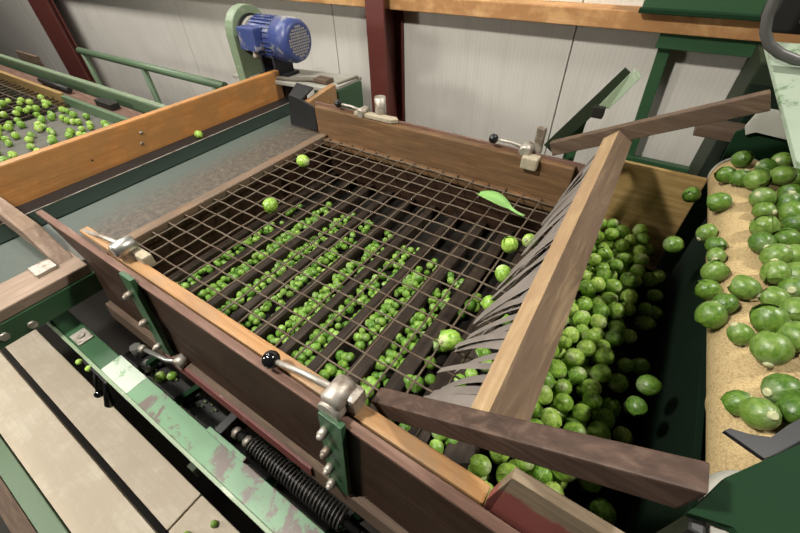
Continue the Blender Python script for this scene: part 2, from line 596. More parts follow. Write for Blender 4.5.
# ================================================================== LEFT TABLE BESIDE THE SIEVE
t = empty('feed_table', 'flat grey-green feed table covered in brown dust left of the wire sieve', 'table')
MB().box(-1.174, -0.877, -0.075, 1.05, -0.02, 0.0, 0.001).build('table_sheet', table_mat, t)
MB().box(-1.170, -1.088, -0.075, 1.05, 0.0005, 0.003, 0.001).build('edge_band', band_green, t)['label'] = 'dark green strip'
MB().box(-1.25, -1.178, -0.075, 1.05, -0.05, -0.004).build('gutter', black_rubber, t)
MB().box(-1.1778, -1.1745, -0.075, 1.05, -0.02, 0.0025, 0.0005).build('lip', dull_steel, t)
MB().box(-0.935, -0.850, -0.075, 0.118, -0.018, 0.004, 0.003).build('rail', rail_wood, t)['label'] = 'pinkish worn wooden rail'
MB().box(-0.858, -0.848, -0.075, 0.120, -0.064, -0.019, 0.002).box(-0.93, -0.858, -0.075, 0.12, -0.03, -0.019).build('rail_beam', green_dark, t)
for yy, zz in ((-0.012, -0.050), (-0.052, -0.042)):
    MB().tube([(-0.849, yy, zz), (-0.842, yy, zz)], 0.008, 6).build('bolt', dull_steel, t)
for (x, y) in ((-1.16, 0.30), (-0.90, 0.30), (-1.16, 1.0), (-0.90, 1.0)):
    MB().box(x - 0.02, x + 0.02, y - 0.02, y + 0.02, -1.15, -0.051 if x < -1.1 else -0.021).build('leg', green_dark, t)

# orange-brown divider board
t = empty('divider_board', 'long orange-brown varnished board standing on edge between the two sieves', 'board')
MB().box(-1.285, -1.26, -0.02, 1.05, -0.02, 0.092, 0.004).build('plank', orange_wood, t)
for (y, z) in ((0.487, 0.052), (0.475, 0.024)):
    MB().sphere((-1.26, y, z), 0.0055, (0.5, 1, 1), 10).build('bolt', dull_steel, t)
MB().sphere((-1.26, 0.335, 0.030), 0.003, (0.5, 1, 1), 8).build('knot', iron_black, t)

# cross bar at far left
t = MB()
t.prism([(-1.256, 0.083, 0.004), (-0.895, 0.083, 0.004), (-0.985, 0.083, 0.055), (-1.256, 0.083, 0.055)], (0, 0.030, 0), 0.002)
o = t.build('stop_board', cross_wood)
tag(o, 'worn wooden stop board across the feed table with a slanted brown end, left edge', 'board')
tag(MB().box(-0.925, -0.885, 0.045, 0.082, 0.004, 0.012, 0.001).build('clip_plate', dull_steel),
    'small dusty metal clip screwed to the table rail below the stop board', 'plate')

# ================================================================== LEFT CONVEYOR (second sieve)
t = empty('left_conveyor', 'grey belt tray full of sprouts beyond the orange divider board, left edge', 'conveyor')
MB().box(-2.45, -1.30, -0.02, 0.70, -0.17, -0.15).build('belt', pan_belt_left, t)
MB().box(-2.52, -1.29, 0.70, 0.72, -0.19, -0.105, 0.002).build('side_plate', green_bar, t)
MB().box(-3.9, -2.522, 0.70, 0.72, -0.19, -0.095, 0.002).build('side_board', ply_wood, t)
MB().box(-3.9, -1.29, 0.722, 0.800, -0.20, -0.118, 0.002).build('guide_rail', rim_wood, t)
b = MB()
for i in range(24):
    x = -3.85 + i * 0.06
    b.tube([(x, -0.02, -0.140), (x, 0.70, -0.140)], 0.004, 5)
for j in range(12):
    y = -0.01 + j * 0.06
    b.tube([(-3.9, y, -0.136), (-2.46, y, -0.136)], 0.004, 5)
b.build('wire_screen', wire_mat, t)
MB().box(-3.9, -2.452, -0.02, 0.70, -0.30, -0.28).build('pan', pan_dark, t)
MB().tube([(-2.9, 0.76, -0.10), (-2.55, 0.76, -0.10)], 0.013, 8).build('roller_shaft', iron_black, t)
MB().box(-2.25, -2.10, 0.74, 0.78, -0.118, -0.09, 0.002).build('bearing', iron_black, t)
for (x, y) in ((-3.8, 0.3), (-1.36, 0.3), (-3.8, 0.66), (-1.36, 0.66)):
    MB().box(x - 0.02, x + 0.02, y - 0.02, y + 0.02, -1.15, -0.17 if x > -2 else -0.30).build('leg', green_dark, t)
t = empty('conveyor_beam', 'long pale green steel beam behind the left sprout conveyor', 'beam')
MB().box(-4.1, -1.30, 0.83, 0.86, -0.19, -0.085, 0.003).build('web', green_bar, t)
MB().box(-4.1, -1.30, 0.832, 0.86, -0.0855, -0.080, 0.001).build('flange', green_pale, t)
for x in (-4.0, -1.4):
    MB().box(x - 0.02, x + 0.02, 0.82, 0.86, -1.15, -0.19).build('leg', green_dark, t)
tag(MB().box(-3.45, -3.15, 0.87, 0.885, -0.18, -0.035, 0.002).build('wood_offcut', old_wood),
    'small brown board sticking up behind the pale green conveyor beam, far left', 'board')
t = empty('guard_rail', 'thin green tube handrail in front of the white wall, upper left', 'railing')
MB().tube([(-3.14, 1.1, -0.048), (-1.72, 1.1, -0.048)], 0.019, 10).build('top_rail', green_bar, t)
for x in (-3.10, -2.42, -1.80):
    MB().tube([(x, 1.1, -0.05), (x, 1.1, -1.15)], 0.016, 10).build('post', green_bar, t)

# ================================================================== MOTOR ON ITS BRACKET
t = empty('motor_bracket', 'dusty green steel bracket carrying the blue motor over the board end', 'bracket')
MB().prism([(-1.52, 1.02, 0.036), (-1.02, 1.02, 0.060), (-0.97, 1.06, 0.062), (-0.97, 1.19, 0.062), (-1.52, 1.19, 0.036)], (0, 0, 0.012), 0.002).build('shelf', grey_dusty, t)
MB().box(-1.085, -0.965, 1.045, 1.060, -0.25, 0.061, 0.002).box(-0.98, -0.965, 1.055, 1.18, -0.25, 0.061, 0.002).build('upright_plate', green_dark, t)
MB().box(-1.50, -1.26, 1.06, 1.17, -0.30, 0.036, 0.002).build('support_box', panel_wood, t)
for (x, y) in ((-1.40, 1.115), (-1.02, 1.115)):
    MB().box(x - 0.03, x + 0.03, y - 0.03, y + 0.03, -1.15, -0.29 if x < -1.2 else 0.058).build('leg', green_deep, t)
MB().tube([(-1.36, 1.05, 0.062), (-1.27, 1.035, 0.066), (-1.18, 1.045, 0.070), (-1.12, 1.06, 0.076), (-1.06, 1.07, 0.078)], 0.008, 8).build('cable', cable_mat, t)
MB().box(-1.085, -1.02, 1.05, 1.09, 0.073, 0.088, 0.003).build('cable_clip', old_wood, t)
MB().bar((-0.99, 1.075, 0.072), (-0.975, 1.17, 0.075), 0.012, 0.012).build('rod', cable_mat, t)

t = empty('electric_motor', 'blue electric motor with a round fan grille on the green bracket', 'motor')
MY, MZ, MR = 1.09, 0.190, 0.066
prof = [(-1.385, 0.030), (-1.380, 0.060), (-1.365, 0.065), (-1.235, 0.065)]
MB().tube([(x, MY, MZ) for x, _ in prof], [r for _, r in prof], 32).build('body', motor_blue, t)
b = MB()
for k in range(28):
    a = 2 * PI * k / 28
    c, s = math.cos(a), math.sin(a)
    b.bar((-1.365, MY + c * 0.066, MZ + s * 0.066), (-1.24, MY + c * 0.066, MZ + s * 0.066), 0.0025, 0.010, (0, c, s))
b.build('cooling_fins', motor_blue, t)
prof = [(-1.245, 0.073), (-1.185, 0.073), (-1.168, 0.066), (-1.162, 0.056)]
MB().tube([(x, MY, MZ) for x, _ in prof], [r for _, r in prof], 32).build('fan_cover', motor_blue, t)
b = MB()
for i in range(-5, 6):
    for j in range(-5, 6):
        y, z = i * 0.0092, j * 0.0092
        if y * y + z * z < 0.047 ** 2:
            b.box(-1.1625, -1.1600, MY + y - 0.003, MY + y + 0.003, MZ + z - 0.003, MZ + z + 0.003)
b.build('fan_grille', grille_mat, t)
MB().box(-1.375, -1.285, MY - 0.098, MY - 0.045, MZ - 0.030, MZ + 0.045, 0.006).build('terminal_box', motor_blue, t)
MB().box(-1.36, -1.25, MY - 0.055, MY + 0.055, 0.0565, 0.072, 0.003).box(-1.345, -1.335, MY - 0.045, MY + 0.045, 0.07, 0.14).box(-1.28, -1.27, MY - 0.045, MY + 0.045, 0.07, 0.14).build('foot', motor_dark, t)
MB().tube([(-1.385, MY, MZ), (-1.405, MY, MZ)], 0.062, 32).build('end_shield', grey_dusty, t)
MB().tube([(-1.33, MY - 0.07, MZ - 0.03), (-1.33, MY - 0.075, MZ - 0.055)], 0.010, 10).build('cable_gland', white_plastic, t)

t = empty('belt_guard', 'tall pale green rounded belt guard behind the blue motor', 'guard')
pts = []
for k in range(13):
    a = PI * k / 12
    pts.append((-1.46, MY + math.cos(a) * 0.085, MZ + 0.012 + math.sin(a) * 0.085))
poly = [(-1.46, MY + 0.085, -0.16)] + pts + [(-1.46, MY - 0.085, -0.16)]
MB().prism([Vector(p) for p in poly], (0.045, 0, 0), 0.004).build('cover', green_pale, t)
MB().tube([(-1.415, MY, MZ), (-1.407, MY, MZ)], 0.070, 32).build('gasket', black_rubber, t)
MB().box(-1.45, -1.43, MY + 0.03, MY + 0.06, -1.15, -0.16).build('stay', green_deep, t)

# ================================================================== THE SIEVE
t = empty('wire_sieve', 'large rectangular wire mesh sieve tray in a brown wooden frame', 'sieve')
SIEVE = t
X0, X1, Y0, Y1 = -0.845, -0.085, 0.155, 0.835
RW = 0.0019
b = MB()
ny = 17
for j in range(ny):
    y = 0.172 + j * 0.0402
    pts, n = [], 70
    for i in range(n + 1):
        x = X0 + (X1 - X0) * i / n
        ph = PI * (x - X0 - 0.022) / 0.0445 + (PI if j % 2 else 0)
        pts.append((x, y, 0.0009 * math.sin(ph)))
    b.tube(pts, RW, 6)
nx = 17
for i in range(nx):
    x = X0 + 0.022 + i * 0.0445
    pts, n = [], 64
    for j in range(n + 1):
        y = Y0 - 0.005 + (Y1 - Y0) * j / n
        ph = PI * (y - 0.172) / 0.0402 + (PI if i % 2 else 0) + PI / 2
        pts.append((x + 0.0006 * math.sin(i * 5 + y * 9), y, 0.0009 * math.sin(ph + PI / 2)))
    b.tube(pts, RW, 6)
b.build('wire_screen', wire_mat, t)
# far side board, rim and ledge
MB().box(-0.885, -0.105, 0.842, 0.862, -0.012, 0.086, 0.003).build('far_board', brown_wood, t)
MB().box(-0.90, -0.09, 0.862, 0.868, -0.10, 0.092, 0.001).build('far_rim', rim_wood, t)
MB().box(-0.87, -0.105, 0.820, 0.842, -0.022, -0.003, 0.003).build('far_ledge', brown_wood, t)
MB().box(-0.876, -0.846, 0.155, 0.842, -0.012, 0.006, 0.003).build('edge_strip', edge_wood, t)
# near side: light wooden strip and dark outer panel
MB().box(-0.715, -0.004, 0.134, 0.154, -0.03, 0.085, 0.003).build('near_board', tan_wood, t)['label'] = 'light orange wooden strip'
b = MB()
poly = [(-0.965, 0.128, 0.084), (-0.965, 0.128, 0.078), (-0.88, 0.127, 0.030), (-0.838, 0.126, 0.008), (-0.838, 0.110, -0.12), (0.10, 0.110, -0.12), (0.10, 0.128, 0.084)]
b.prism([Vector(p) for p in poly], (0, -0.006, 0), 0.0)
b.build('outer_panel', panel_wood, t)
MB().box(-0.965, 0.10, 0.1185, 0.1305, 0.082, 0.088, 0.001).build('panel_rim', rim_wood, t)
MB().hexa([(-0.838, 0.092, -0.128), (0.10, 0.092, -0.128), (0.10, 0.112, -0.128), (-0.838, 0.112, -0.128),
           (-0.838, 0.097, -0.088), (0.10, 0.097, -0.088), (0.10, 0.117, -0.088), (-0.838, 0.117, -0.088)], 0.003).build('bottom_rail', old_wood, t)
MB().hexa([(-0.60, 0.0905, -0.112), (-0.235, 0.0905, -0.112), (-0.235, 0.099, -0.112), (-0.60, 0.099, -0.112),
           (-0.62, 0.0935, -0.089), (-0.235, 0.0935, -0.089), (-0.235, 0.102, -0.089), (-0.62, 0.102, -0.089)], 0.001).build('red_rail_strip', red_strip, t)['label'] = 'strip of chipped red paint'
# legs (under the machine)
for (x, y) in ((-0.80, 0.24), (0.02, 0.24), (-0.80, 0.80), (-0.10, 0.80)):
    MB().box(x - 0.02, x + 0.02, y - 0.02, y + 0.02, -1.15, -0.20).build('leg', green_deep, t)
# straps with bolts on the outer panel


def strap(x, z0, z1, nb):
    a = Vector((x, 0.1215, z1))
    c = Vector((x - 0.004, 0.1215 - (z1 - z0) * 0.088, z0))
    s = MB().bar(a + Vector((0, -0.006, 0)), c + Vector((0, -0.006, 0)), 0.034, 0.008, (0, 1, 0), 0.001).build('strap', green_dark, t)
    for k in range(nb):
        p = a.lerp(c, (k + 0.6) / nb)
        MB().tube([p + Vector((-0.008, -0.008, 0)), p + Vector((-0.008, -0.019, 0))], 0.0065, 6).sphere(p + Vector((-0.008, -0.019, 0)), 0.005, (1, 1, 1), 8).build('bolt', dull_steel, s)


strap(-0.178, -0.085, 0.098, 4)
strap(-0.604, -0.098, 0.098, 3)

# rubber flap at the far left corner of the sieve
t = empty('rubber_flap', 'black rubber flap hanging at the far left corner of the wire sieve', 'flap')
MB().prism([(-1.010, 0.842, 0.004), (-0.888, 0.842, 0.010), (-0.886, 0.842, 0.083), (-0.960, 0.842, 0.100), (-0.992, 0.842, 0.104)], (0, 0.006, 0), 0.001).build('flap', black_rubber, t)
MB().prism([(-0.992, 0.848, 0.098), (-0.940, 0.848, 0.092), (-0.955, 0.92, 0.105), (-1.03, 0.92, 0.108)], (0, 0, 0.006), 0.001).build('folded_edge', black_rubber, t)
tag(MB().prism([(-0.945, 0.860, -0.02), (-0.945, 0.860, 0.088), (-0.985, 1.03, 0.088), (-0.985, 1.03, -0.02)], (0.022, 0.004, 0), 0.002).build('end_board', tan_wood),
    'short light wooden board behind the black rubber flap, below the motor bracket', 'board')

# ------------------------------------------------------------------ grader bed under the mesh
t = empty('grader_bed', 'dark bed of long brown bars under the wire mesh, small sprouts between', 'grader')
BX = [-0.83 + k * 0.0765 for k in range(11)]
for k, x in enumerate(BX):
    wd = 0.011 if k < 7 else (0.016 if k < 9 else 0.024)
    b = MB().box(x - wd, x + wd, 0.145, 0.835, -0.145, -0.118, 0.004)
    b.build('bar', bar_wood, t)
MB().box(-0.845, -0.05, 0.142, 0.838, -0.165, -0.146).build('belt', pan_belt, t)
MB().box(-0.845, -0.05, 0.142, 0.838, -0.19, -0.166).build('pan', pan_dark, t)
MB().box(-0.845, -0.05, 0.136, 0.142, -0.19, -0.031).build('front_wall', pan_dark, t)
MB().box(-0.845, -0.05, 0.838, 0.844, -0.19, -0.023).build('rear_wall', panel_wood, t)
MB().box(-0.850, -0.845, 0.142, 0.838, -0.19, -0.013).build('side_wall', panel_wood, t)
# ================================================================== FINGER GATE (timber, arms, rubber fingers)
t = empty('finger_gate', 'heavy timber beam on two slanting wooden arms with grey rubber fingers over the sieve', 'gate')
b = MB()
# cross section in x-z, extruded along y; chamfered upper left facet coloured paler to look lit
sec = [((-0.040, 0.100), (-0.050, 0.128)), ((-0.004, 0.118), (-0.030, 0.144)), ((0.006, 0.134), (-0.0195, 0.163)), ((-0.031, 0.151), (-0.049, 0.179)), ((-0.050, 0.132), (-0.072, 0.158))]
ya, yb = 0.183, 0.862
vA = [b.bm.verts.new((p[0], ya, p[1])) for p, q in sec]
vB = [b.bm.verts.new((q[0], yb, q[1])) for p, q in sec]
n = len(sec)
b.bm.faces.new(vA)
b.bm.faces.new(vB[::-1])
for i in range(n):
    j = (i + 1) % n
    f = b.bm.faces.new([vA[i], vB[i], vB[j], vA[j]])
    f.material_index = 1 if i == 3 else 0
o = b.build('crossbeam', [timber_wood, timber_lit], t)
# arms
for (y0, y1, P, Q, nm) in ((0.160, 0.182, (-0.152, 0.072), (0.115, 0.232), 'near'), (0.864, 0.884, (-0.170, 0.108), (0.150, 0.268), 'far')):
    P = Vector((P[0], 0, P[1]))
    Q = Vector((Q[0], 0, Q[1]))
    d = (Q - P).normalized()
    nrm = Vector((-d.z, 0, d.x))
    h = 0.0145 if nm == 'near' else 0.0155
    poly = [P - nrm * h, Q - nrm * h - d * (0.02 if nm == 'near' else 0), Q + nrm * h, P + nrm * h]
    poly = [Vector((p.x, y0, p.z)) for p in poly]
    MB().prism(poly, (0, y1 - y0, 0), 0.002).build('arm', arm_wood if nm == 'near' else old_wood, t)
# fingers
rnd = random.Random(5)
nf = 38
for k in range(nf):
    u = (k + 0.5) / nf
    y = 0.196 + u * (0.835 - 0.196)
    ytip = y + 0.015 + 0.03 * math.sin(u * 9) * rnd.random() - 0.02
    root = Vector((-0.046 - 0.022 * u, y, 0.124 + 0.026 * u))
    reach = 0.112 + rnd.uniform(-0.01, 0.012) - 0.012 * u
    tip = Vector((-reach - 0.004, ytip + (0.012 if u < 0.3 else -0.02), 0.018 + rnd.uniform(0, 0.015)))
    b = MB()
    N = 5
    wv = 0.0082 + rnd.uniform(-0.0008, 0.0008)
    prev = None
    yaw = rnd.uniform(-0.007, 0.007)
    tilt = rnd.uniform(-0.6, 0.3)
    for i in range(N + 1):
        s = i / N
        p = root.lerp(tip, s)
        p.z += 0.007 * math.sin(s * PI)
        p.y += yaw * s * s
        yy = Vector((0.0, wv, wv * tilt))
        th = Vector((0.0014, 0, 0.0016))
        ring = [b.bm.verts.new(q) for q in (p - yy - th, p + yy - th, p + yy + th, p - yy + th)]
        if prev:
            for a in range(4):
                b.bm.faces.new([prev[a], prev[(a + 1) % 4], ring[(a + 1) % 4], ring[a]])
        else:
            b.bm.faces.new(ring[::-1])
        prev = ring
    b.bm.faces.new(prev)
    b.build('rubber_finger', finger_rubber, t)

# ================================================================== CLAMP LEVERS


def clamp(name_label, hub, ball, block=None, blur=None, down=False):
    t = empty('clamp_lever', name_label, 'lever')
    hub = Vector(hub)
    ball = Vector(ball)
    MB().tube([hub + Vector((0, -0.020, 0)), hub + Vector((0, -0.016, 0)), hub + Vector((0, 0.012, 0)), hub + Vector((0, 0.016, 0))], [0.010, 0.0145, 0.0145, 0.011], 20).build('hub', steel if block == 1 else dull_steel, t)
    d = ball - hub
    mid = hub + d * 0.5 + Vector((0, 0, 0.004))
    MB().tube([hub, mid, ball], [0.0052, 0.0036, 0.0034], 10).build('handle', dull_steel, t)
    MB().sphere(ball, 0.0115, (1, 1, 1), 18).build('ball_knob', ball_black, t)
    return t


c1 = clamp('cam clamp lever with black ball knob on the near sieve edge beside the wooden arm', (-0.184, 0.140, 0.112), (-0.288, 0.130, 0.104))
MB().tube([(-0.184, 0.116, 0.100), (-0.184, 0.132, 0.100)], 0.015, 16).box(-0.196, -0.160, 0.134, 0.158, 0.086, 0.116, 0.006).build('cam', dull_steel, c1)
c2 = clamp('shiny round clamp lever with pale handle at the near left corner of the sieve', (-0.664, 0.150, 0.108), (-0.785, 0.137, 0.100), 1)
for ch in list(c2.children):
    if ch.name.startswith('ball_knob'):
        bpy.data.objects.remove(ch)
MB().box(-0.795, -0.69, 0.132, 0.148, 0.089, 0.102, 0.003).build('wood_packer', tan_wood, c2)
MB().box(-0.690, -0.622, 0.150, 0.168, 0.074, 0.098, 0.005).build('clamp_block', old_plastic, c2)
c3 = clamp('clamp lever with black ball knob on the far sieve edge near the rubber fingers', (-0.222, 0.858, 0.100), (-0.303, 0.850, 0.110))
MB().box(-0.222, -0.185, 0.826, 0.855, 0.066, 0.094, 0.003).build('clamp_block', old_plastic, c3)
MB().box(-0.212, -0.192, 0.866, 0.882, 0.09, 0.150, 0.003).build('clamp_post', dull_steel, c3)
c4 = clamp('clamp lever with black ball knob on the far sieve edge below the motor bracket', (-0.705, 0.862, 0.096), (-0.790, 0.850, 0.108))
MB().prism([(-0.73, 0.845, 0.088), (-0.60, 0.845, 0.088), (-0.585, 0.86, 0.088), (-0.60, 0.872, 0.088), (-0.73, 0.866, 0.088)], (0, 0, 0.010), 0.001).build('clamp_plate', old_plastic, c4)
MB().tube([(-0.655, 0.875, 0.08), (-0.655, 0.875, 0.142)], 0.016, 12).build('clamp_post', dull_steel, c4)
t = empty('latch_lever', 'thin steel latch rod with knob low on the dark near side panel', 'lever')
MB().tube([(-0.560, 0.098, -0.083), (-0.595, 0.088, -0.092), (-0.66, 0.080, -0.100)], 0.0045, 8).build('rod', steel, t)
MB().tube([(-0.66, 0.080, -0.100), (-0.672, 0.078, -0.102)], 0.008, 8).build('knob', dull_steel, t)
MB().tube([(-0.560, 0.108, -0.083), (-0.560, 0.090, -0.083)], 0.012, 8).build('pivot_nut', dull_steel, t)

# ================================================================== GREEN BEAM, lower left
t = empty('support_beam', 'long green steel beam with worn pale cover plate, running to the bottom edge', 'beam')
MB().box(-0.935, 0.35, 0.010, 0.046, -0.1165, -0.106, 0.002).box(-0.935, 0.35, 0.036, 0.046, -0.20, -0.117, 0.002).build('channel', green_dark, t)
MB().box(-0.935, 0.35, 0.004, 0.010, -0.1165, -0.103, 0.001).build('lip', green_pale, t)
MB().box(-0.690, -0.60, 0.010, 0.048, -0.1058, -0.101, 0.001).build('white_plate', white_flecked, t)['label'] = 'whitish cover plate'  # near-white first length of the cover plate
MB().box(-0.5995, 0.35, 0.010, 0.048, -0.1058, -0.101, 0.001).build('cover_plate', green_worn, t)['label'] = 'pale green chipped cover plate'
MB().box(-0.825, -0.785, 0.014, 0.042, -0.1058, -0.102, 0.001).tube([(-0.805, 0.028, -0.102), (-0.805, 0.028, -0.098)], 0.007, 6).build('fixing_plate', dull_steel, t)
MB().box(-0.945, -0.935, 0.012, 0.050, -0.116, -0.098, 0.001).build('end_lip', dull_steel, t)
MB().box(-0.42, -0.33, 0.046, 0.054, -0.112, -0.094, 0.001).build('side_tab', green_worn, t)
MB().box(-0.405, -0.39, -0.004, 0.004, -0.13, -0.106, 0.001).build('clip', green_olive, t)
for x in (-0.92, 0.33):
    MB().box(x - 0.015, x + 0.015, 0.012, 0.036, -1.15, -0.117).build('leg', green_deep, t)

# machinery in the dark gap
t = empty('coil_spring', 'dark steel coil spring in the gap between the green beam and sieve panel', 'spring')
pts = []
turns, n = 30, 30 * 12
for i in range(n + 1):
    s = i / n
    a = 2 * PI * turns * s
    pts.append((-0.365 + 0.20 * s, 0.077 + 0.0145 * math.cos(a), -0.145 + 0.0145 * math.sin(a)))
MB().tube(pts, 0.0017, 6).build('coil', spring_steel, t)
MB().tube([(-0.42, 0.077, -0.145), (-0.14, 0.077, -0.145)], 0.006, 8).build('rod', iron_black, t)
for x in (-0.372, -0.400):
    MB().tube([(x, 0.077, -0.145), (x - 0.010, 0.077, -0.145)], 0.010, 6).build('nut', dull_steel, t)
MB().box(-0.435, -0.418, 0.058, 0.100, -0.175, -0.129, 0.002).build('bracket', iron_black, t)
t = empty('drive_linkage', 'black oily linkage bars in the dark gap below the sieve panel', 'linkage')
MB().box(-0.84, 0.2, 0.060, 0.10, -0.26, -0.235, 0.003).build('bar', iron_black, t)
for k in range(6):
    x = -0.76 + 0.14 * k
    MB().bar((x, 0.052, -0.23), (x + 0.05, 0.125, -0.19), 0.014, 0.014, (0, 0, 1), 0.001).build('link', green_deep, t)
for (x, y, z) in ((-0.80, 0.085, -0.20), (-0.745, 0.075, -0.21)):
    MB().tube([(x, y, z - 0.03), (x, y, z)], 0.012, 6).build('nut', steel, t)
for x in (-0.82, 0.15):
    MB().box(x - 0.012, x + 0.012, 0.068, 0.092, -1.15, -0.26).build('leg', green_deep, t)
b = MB()
rr = random.Random(3)
for k in range(45):
    x = rr.uniform(-0.83, -0.42)
    y = rr.uniform(0.062, 0.098)
    b.sphere((x, y, -0.232 + rr.uniform(0, 0.004)), rr.uniform(0.002, 0.004), (1, 0.7, 0.5), 6)
o = b.build('leaf_debris', debris_mat)
tag(o, 'scraps of leaf and dirt lying on the black linkage bars', 'debris', None, 'stuff')

t = empty('release_handle', 'black ball knob on a short stem hanging below the green beam', 'handle')
MB().tube([(-0.735, 0.003, -0.135), (-0.735, -0.012, -0.165), (-0.738, -0.018, -0.185)], 0.003, 8).build('stem', iron_black, t)
MB().sphere((-0.738, -0.019, -0.192), 0.0085, (1, 1, 1), 14).build('ball_knob', ball_black, t)
t = empty('drop_handle', 'black teardrop handle hanging below the green beam beside the ball knob', 'handle')
MB().tube([(-0.69, 0.004, -0.13), (-0.69, -0.008, -0.155), (-0.69, -0.012, -0.165), (-0.69, -0.018, -0.185), (-0.69, -0.02, -0.193)], [0.003, 0.004, 0.006, 0.009, 0.004], 12).build('grip', ball_black, t)
MB().box(-0.76, -0.67, 0.0, 0.006, -0.145, -0.118, 0.001).build('mounting_strip', iron_black, t)

# ================================================================== BIN between gate and right conveyor
t = empty('sprout_chute', 'dark chute holding the big heap of sprouts between timber and right conveyor', 'chute')
MB().box(-0.045, 0.20, 0.146, 0.97, -0.20, -0.185).build('floor_plate', pan_dark, t)
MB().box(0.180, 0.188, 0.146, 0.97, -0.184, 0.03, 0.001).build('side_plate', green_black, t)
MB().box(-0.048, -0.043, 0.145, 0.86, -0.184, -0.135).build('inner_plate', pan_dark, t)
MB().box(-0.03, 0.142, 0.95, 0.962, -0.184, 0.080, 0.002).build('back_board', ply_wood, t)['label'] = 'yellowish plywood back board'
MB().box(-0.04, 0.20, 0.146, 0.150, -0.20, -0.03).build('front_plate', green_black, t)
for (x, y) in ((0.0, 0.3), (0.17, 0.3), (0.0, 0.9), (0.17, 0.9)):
    MB().box(x - 0.015, x + 0.015, y - 0.015, y + 0.015, -1.15, -0.20).build('leg', green_deep, t)

# ================================================================== RIGHT CONVEYOR
t = empty('jute_conveyor', 'tan jute belt conveyor curving over its end drum at the right edge', 'conveyor')
DX, DZ, DR = 0.205, 0.088, 0.045
PVX, PVY, PVA = 0.162, 0.57, math.radians(2.6)
ZT = DZ + DR
b = MB()
ys = [0.278 + (0.965 - 0.278) * j / 120 for j in range(121)]


def rr_(y):
    e = 0.0
    for c in (0.378, 0.640, 0.660, 0.680):
        e = max(e, 0.0022 * math.exp(-((y - c) / 0.0035) ** 2))
    return e


prev = None
for y in ys:
    ring = []
    e = rr_(y)
    for k in range(17):
        a = PI * 1.5 - PI * k / 16
        ring.append(b.bm.verts.new((DX + (DR + e) * math.cos(a), y, DZ + (DR + e) * math.sin(a))))
    for k in range(1, 9):
        ring.append(b.bm.verts.new((DX + 0.12 * k, y, ZT + e)))
    if prev:
        for a in range(len(ring) - 1):
            f = b.bm.faces.new([prev[a], prev[a + 1], ring[a + 1], ring[a]])
            f.smooth = True
    prev = ring
o = b.build('belt', belt_mat, t)
md = o.modifiers.new('s', 'SOLIDIFY')
md.thickness = 0.004
md.offset = -1
MB().tube([(DX, 0.278, DZ), (DX, 0.965, DZ)], DR - 0.006, 24).build('drum', steel, t)
for (ya, yb_) in ((0.2535, 0.2775), (0.9655, 0.9735)):
    MB().tube([(DX, ya, DZ), (DX, yb_, DZ)], DR + 0.001, 32).build('end_disc', white_plastic, t)
MB().tube([(DX, 0.23, DZ), (DX, 0.985, DZ)], 0.012, 10).build('axle', iron_black, t)
MB().box(0.28, 1.16, 0.30, 0.94, 0.02, 0.125).build('belt_bed', green_deep, t)
MB().box(0.26, 1.16, 0.976, 0.984, 0.03, 0.155, 0.002).build('rear_side_plate', green_deep, t)
MB().box(0.232, 1.16, 0.240, 0.2525, 0.01, 0.135, 0.002).build('front_side_plate', green_deep, t)
for (x, y) in ((0.35, 0.32), (0.95, 0.32), (0.35, 0.90), (0.95, 0.90)):
    MB().box(x - 0.015, x + 0.015, y - 0.015, y + 0.015, -1.15, 0.02).build('leg', green_deep, t)
for ch in t.children:
    ch.location = (-PVX, -PVY, 0)
t.location = (PVX, PVY, 0)
t.rotation_euler = (0, 0, PVA)

# items around the conveyor's rear end
tag(MB().prism([(0.124, 1.065, 0.308), (0.214, 0.80, 0.196), (0.62, 0.80, 0.196), (0.62, 1.065, 0.308)], (0, 0.004, 0.008), 0.001).build('hopper_plate', hopper_paint),
    'sloping white and pale green painted hopper plate, upper right edge', 'plate')
tag(MB().prism([(0.166, 1.0, 0.217), (0.30, 1.0, 0.212), (0.30, 0.996, 0.165), (0.178, 0.996, 0.176), (0.166, 0.996, 0.166), (0.158, 0.998, 0.180)], (0, 0.006, 0.002), 0.001).build('curtain_flap', gray_cloth),
    'small crumpled grey flap hanging under the pale hopper plate', 'flap')
tag(MB().prism([(0.176, 1.006, 0.186), (0.60, 1.006, 0.186), (0.60, 1.006, 0.06), (0.156, 1.006, 0.06), (0.150, 1.006, 0.165)], (0, 0.008, 0), 0.001).build('rear_guard', green_deep),
    'dark green guard plate across the far end of the tan belt', 'guard')
tag(MB().box(0.085, 0.180, 1.03, 1.10, 0.135, 0.155, 0.002).build('wood_batten', old_wood),
    'short brown wooden batten behind the slanting arm, left of the grey flap', 'batten')
tag(MB().box(0.163, 0.7, 1.10, 1.28, -1.15, 0.19, 0.003).build('gearbox_housing', green_black),
    'black housing behind the far end of the tan conveyor', 'housing')
t = empty('overhead_machine', 'dark machine head with a bent grey pipe, top right corner', 'machine')
MB().box(0.115, 0.6, 1.09, 1.28, 0.325, 0.60, 0.006).build('housing', iron_black, t)
pts = [(0.100, 1.0, 0.46), (0.098, 1.0, 0.39), (0.101, 1.0, 0.365), (0.110, 1.0, 0.340), (0.125, 1.0, 0.322), (0.147, 1.0, 0.310), (0.172, 1.0, 0.303), (0.25, 1.0, 0.300), (0.5, 1.0, 0.30)]
MB().tube(pts, 0.0085, 10).build('pipe', hose_mat, t)
MB().tube([(0.150, 1.06, 0.40), (0.165, 1.04, 0.385), (0.175, 1.03, 0.41)], 0.010, 10).build('hose', cable_mat, t)
MB().box(0.16, 0.40, 1.07, 1.095, 0.345, 0.36, 0.002).build('plate', old_wood, t)

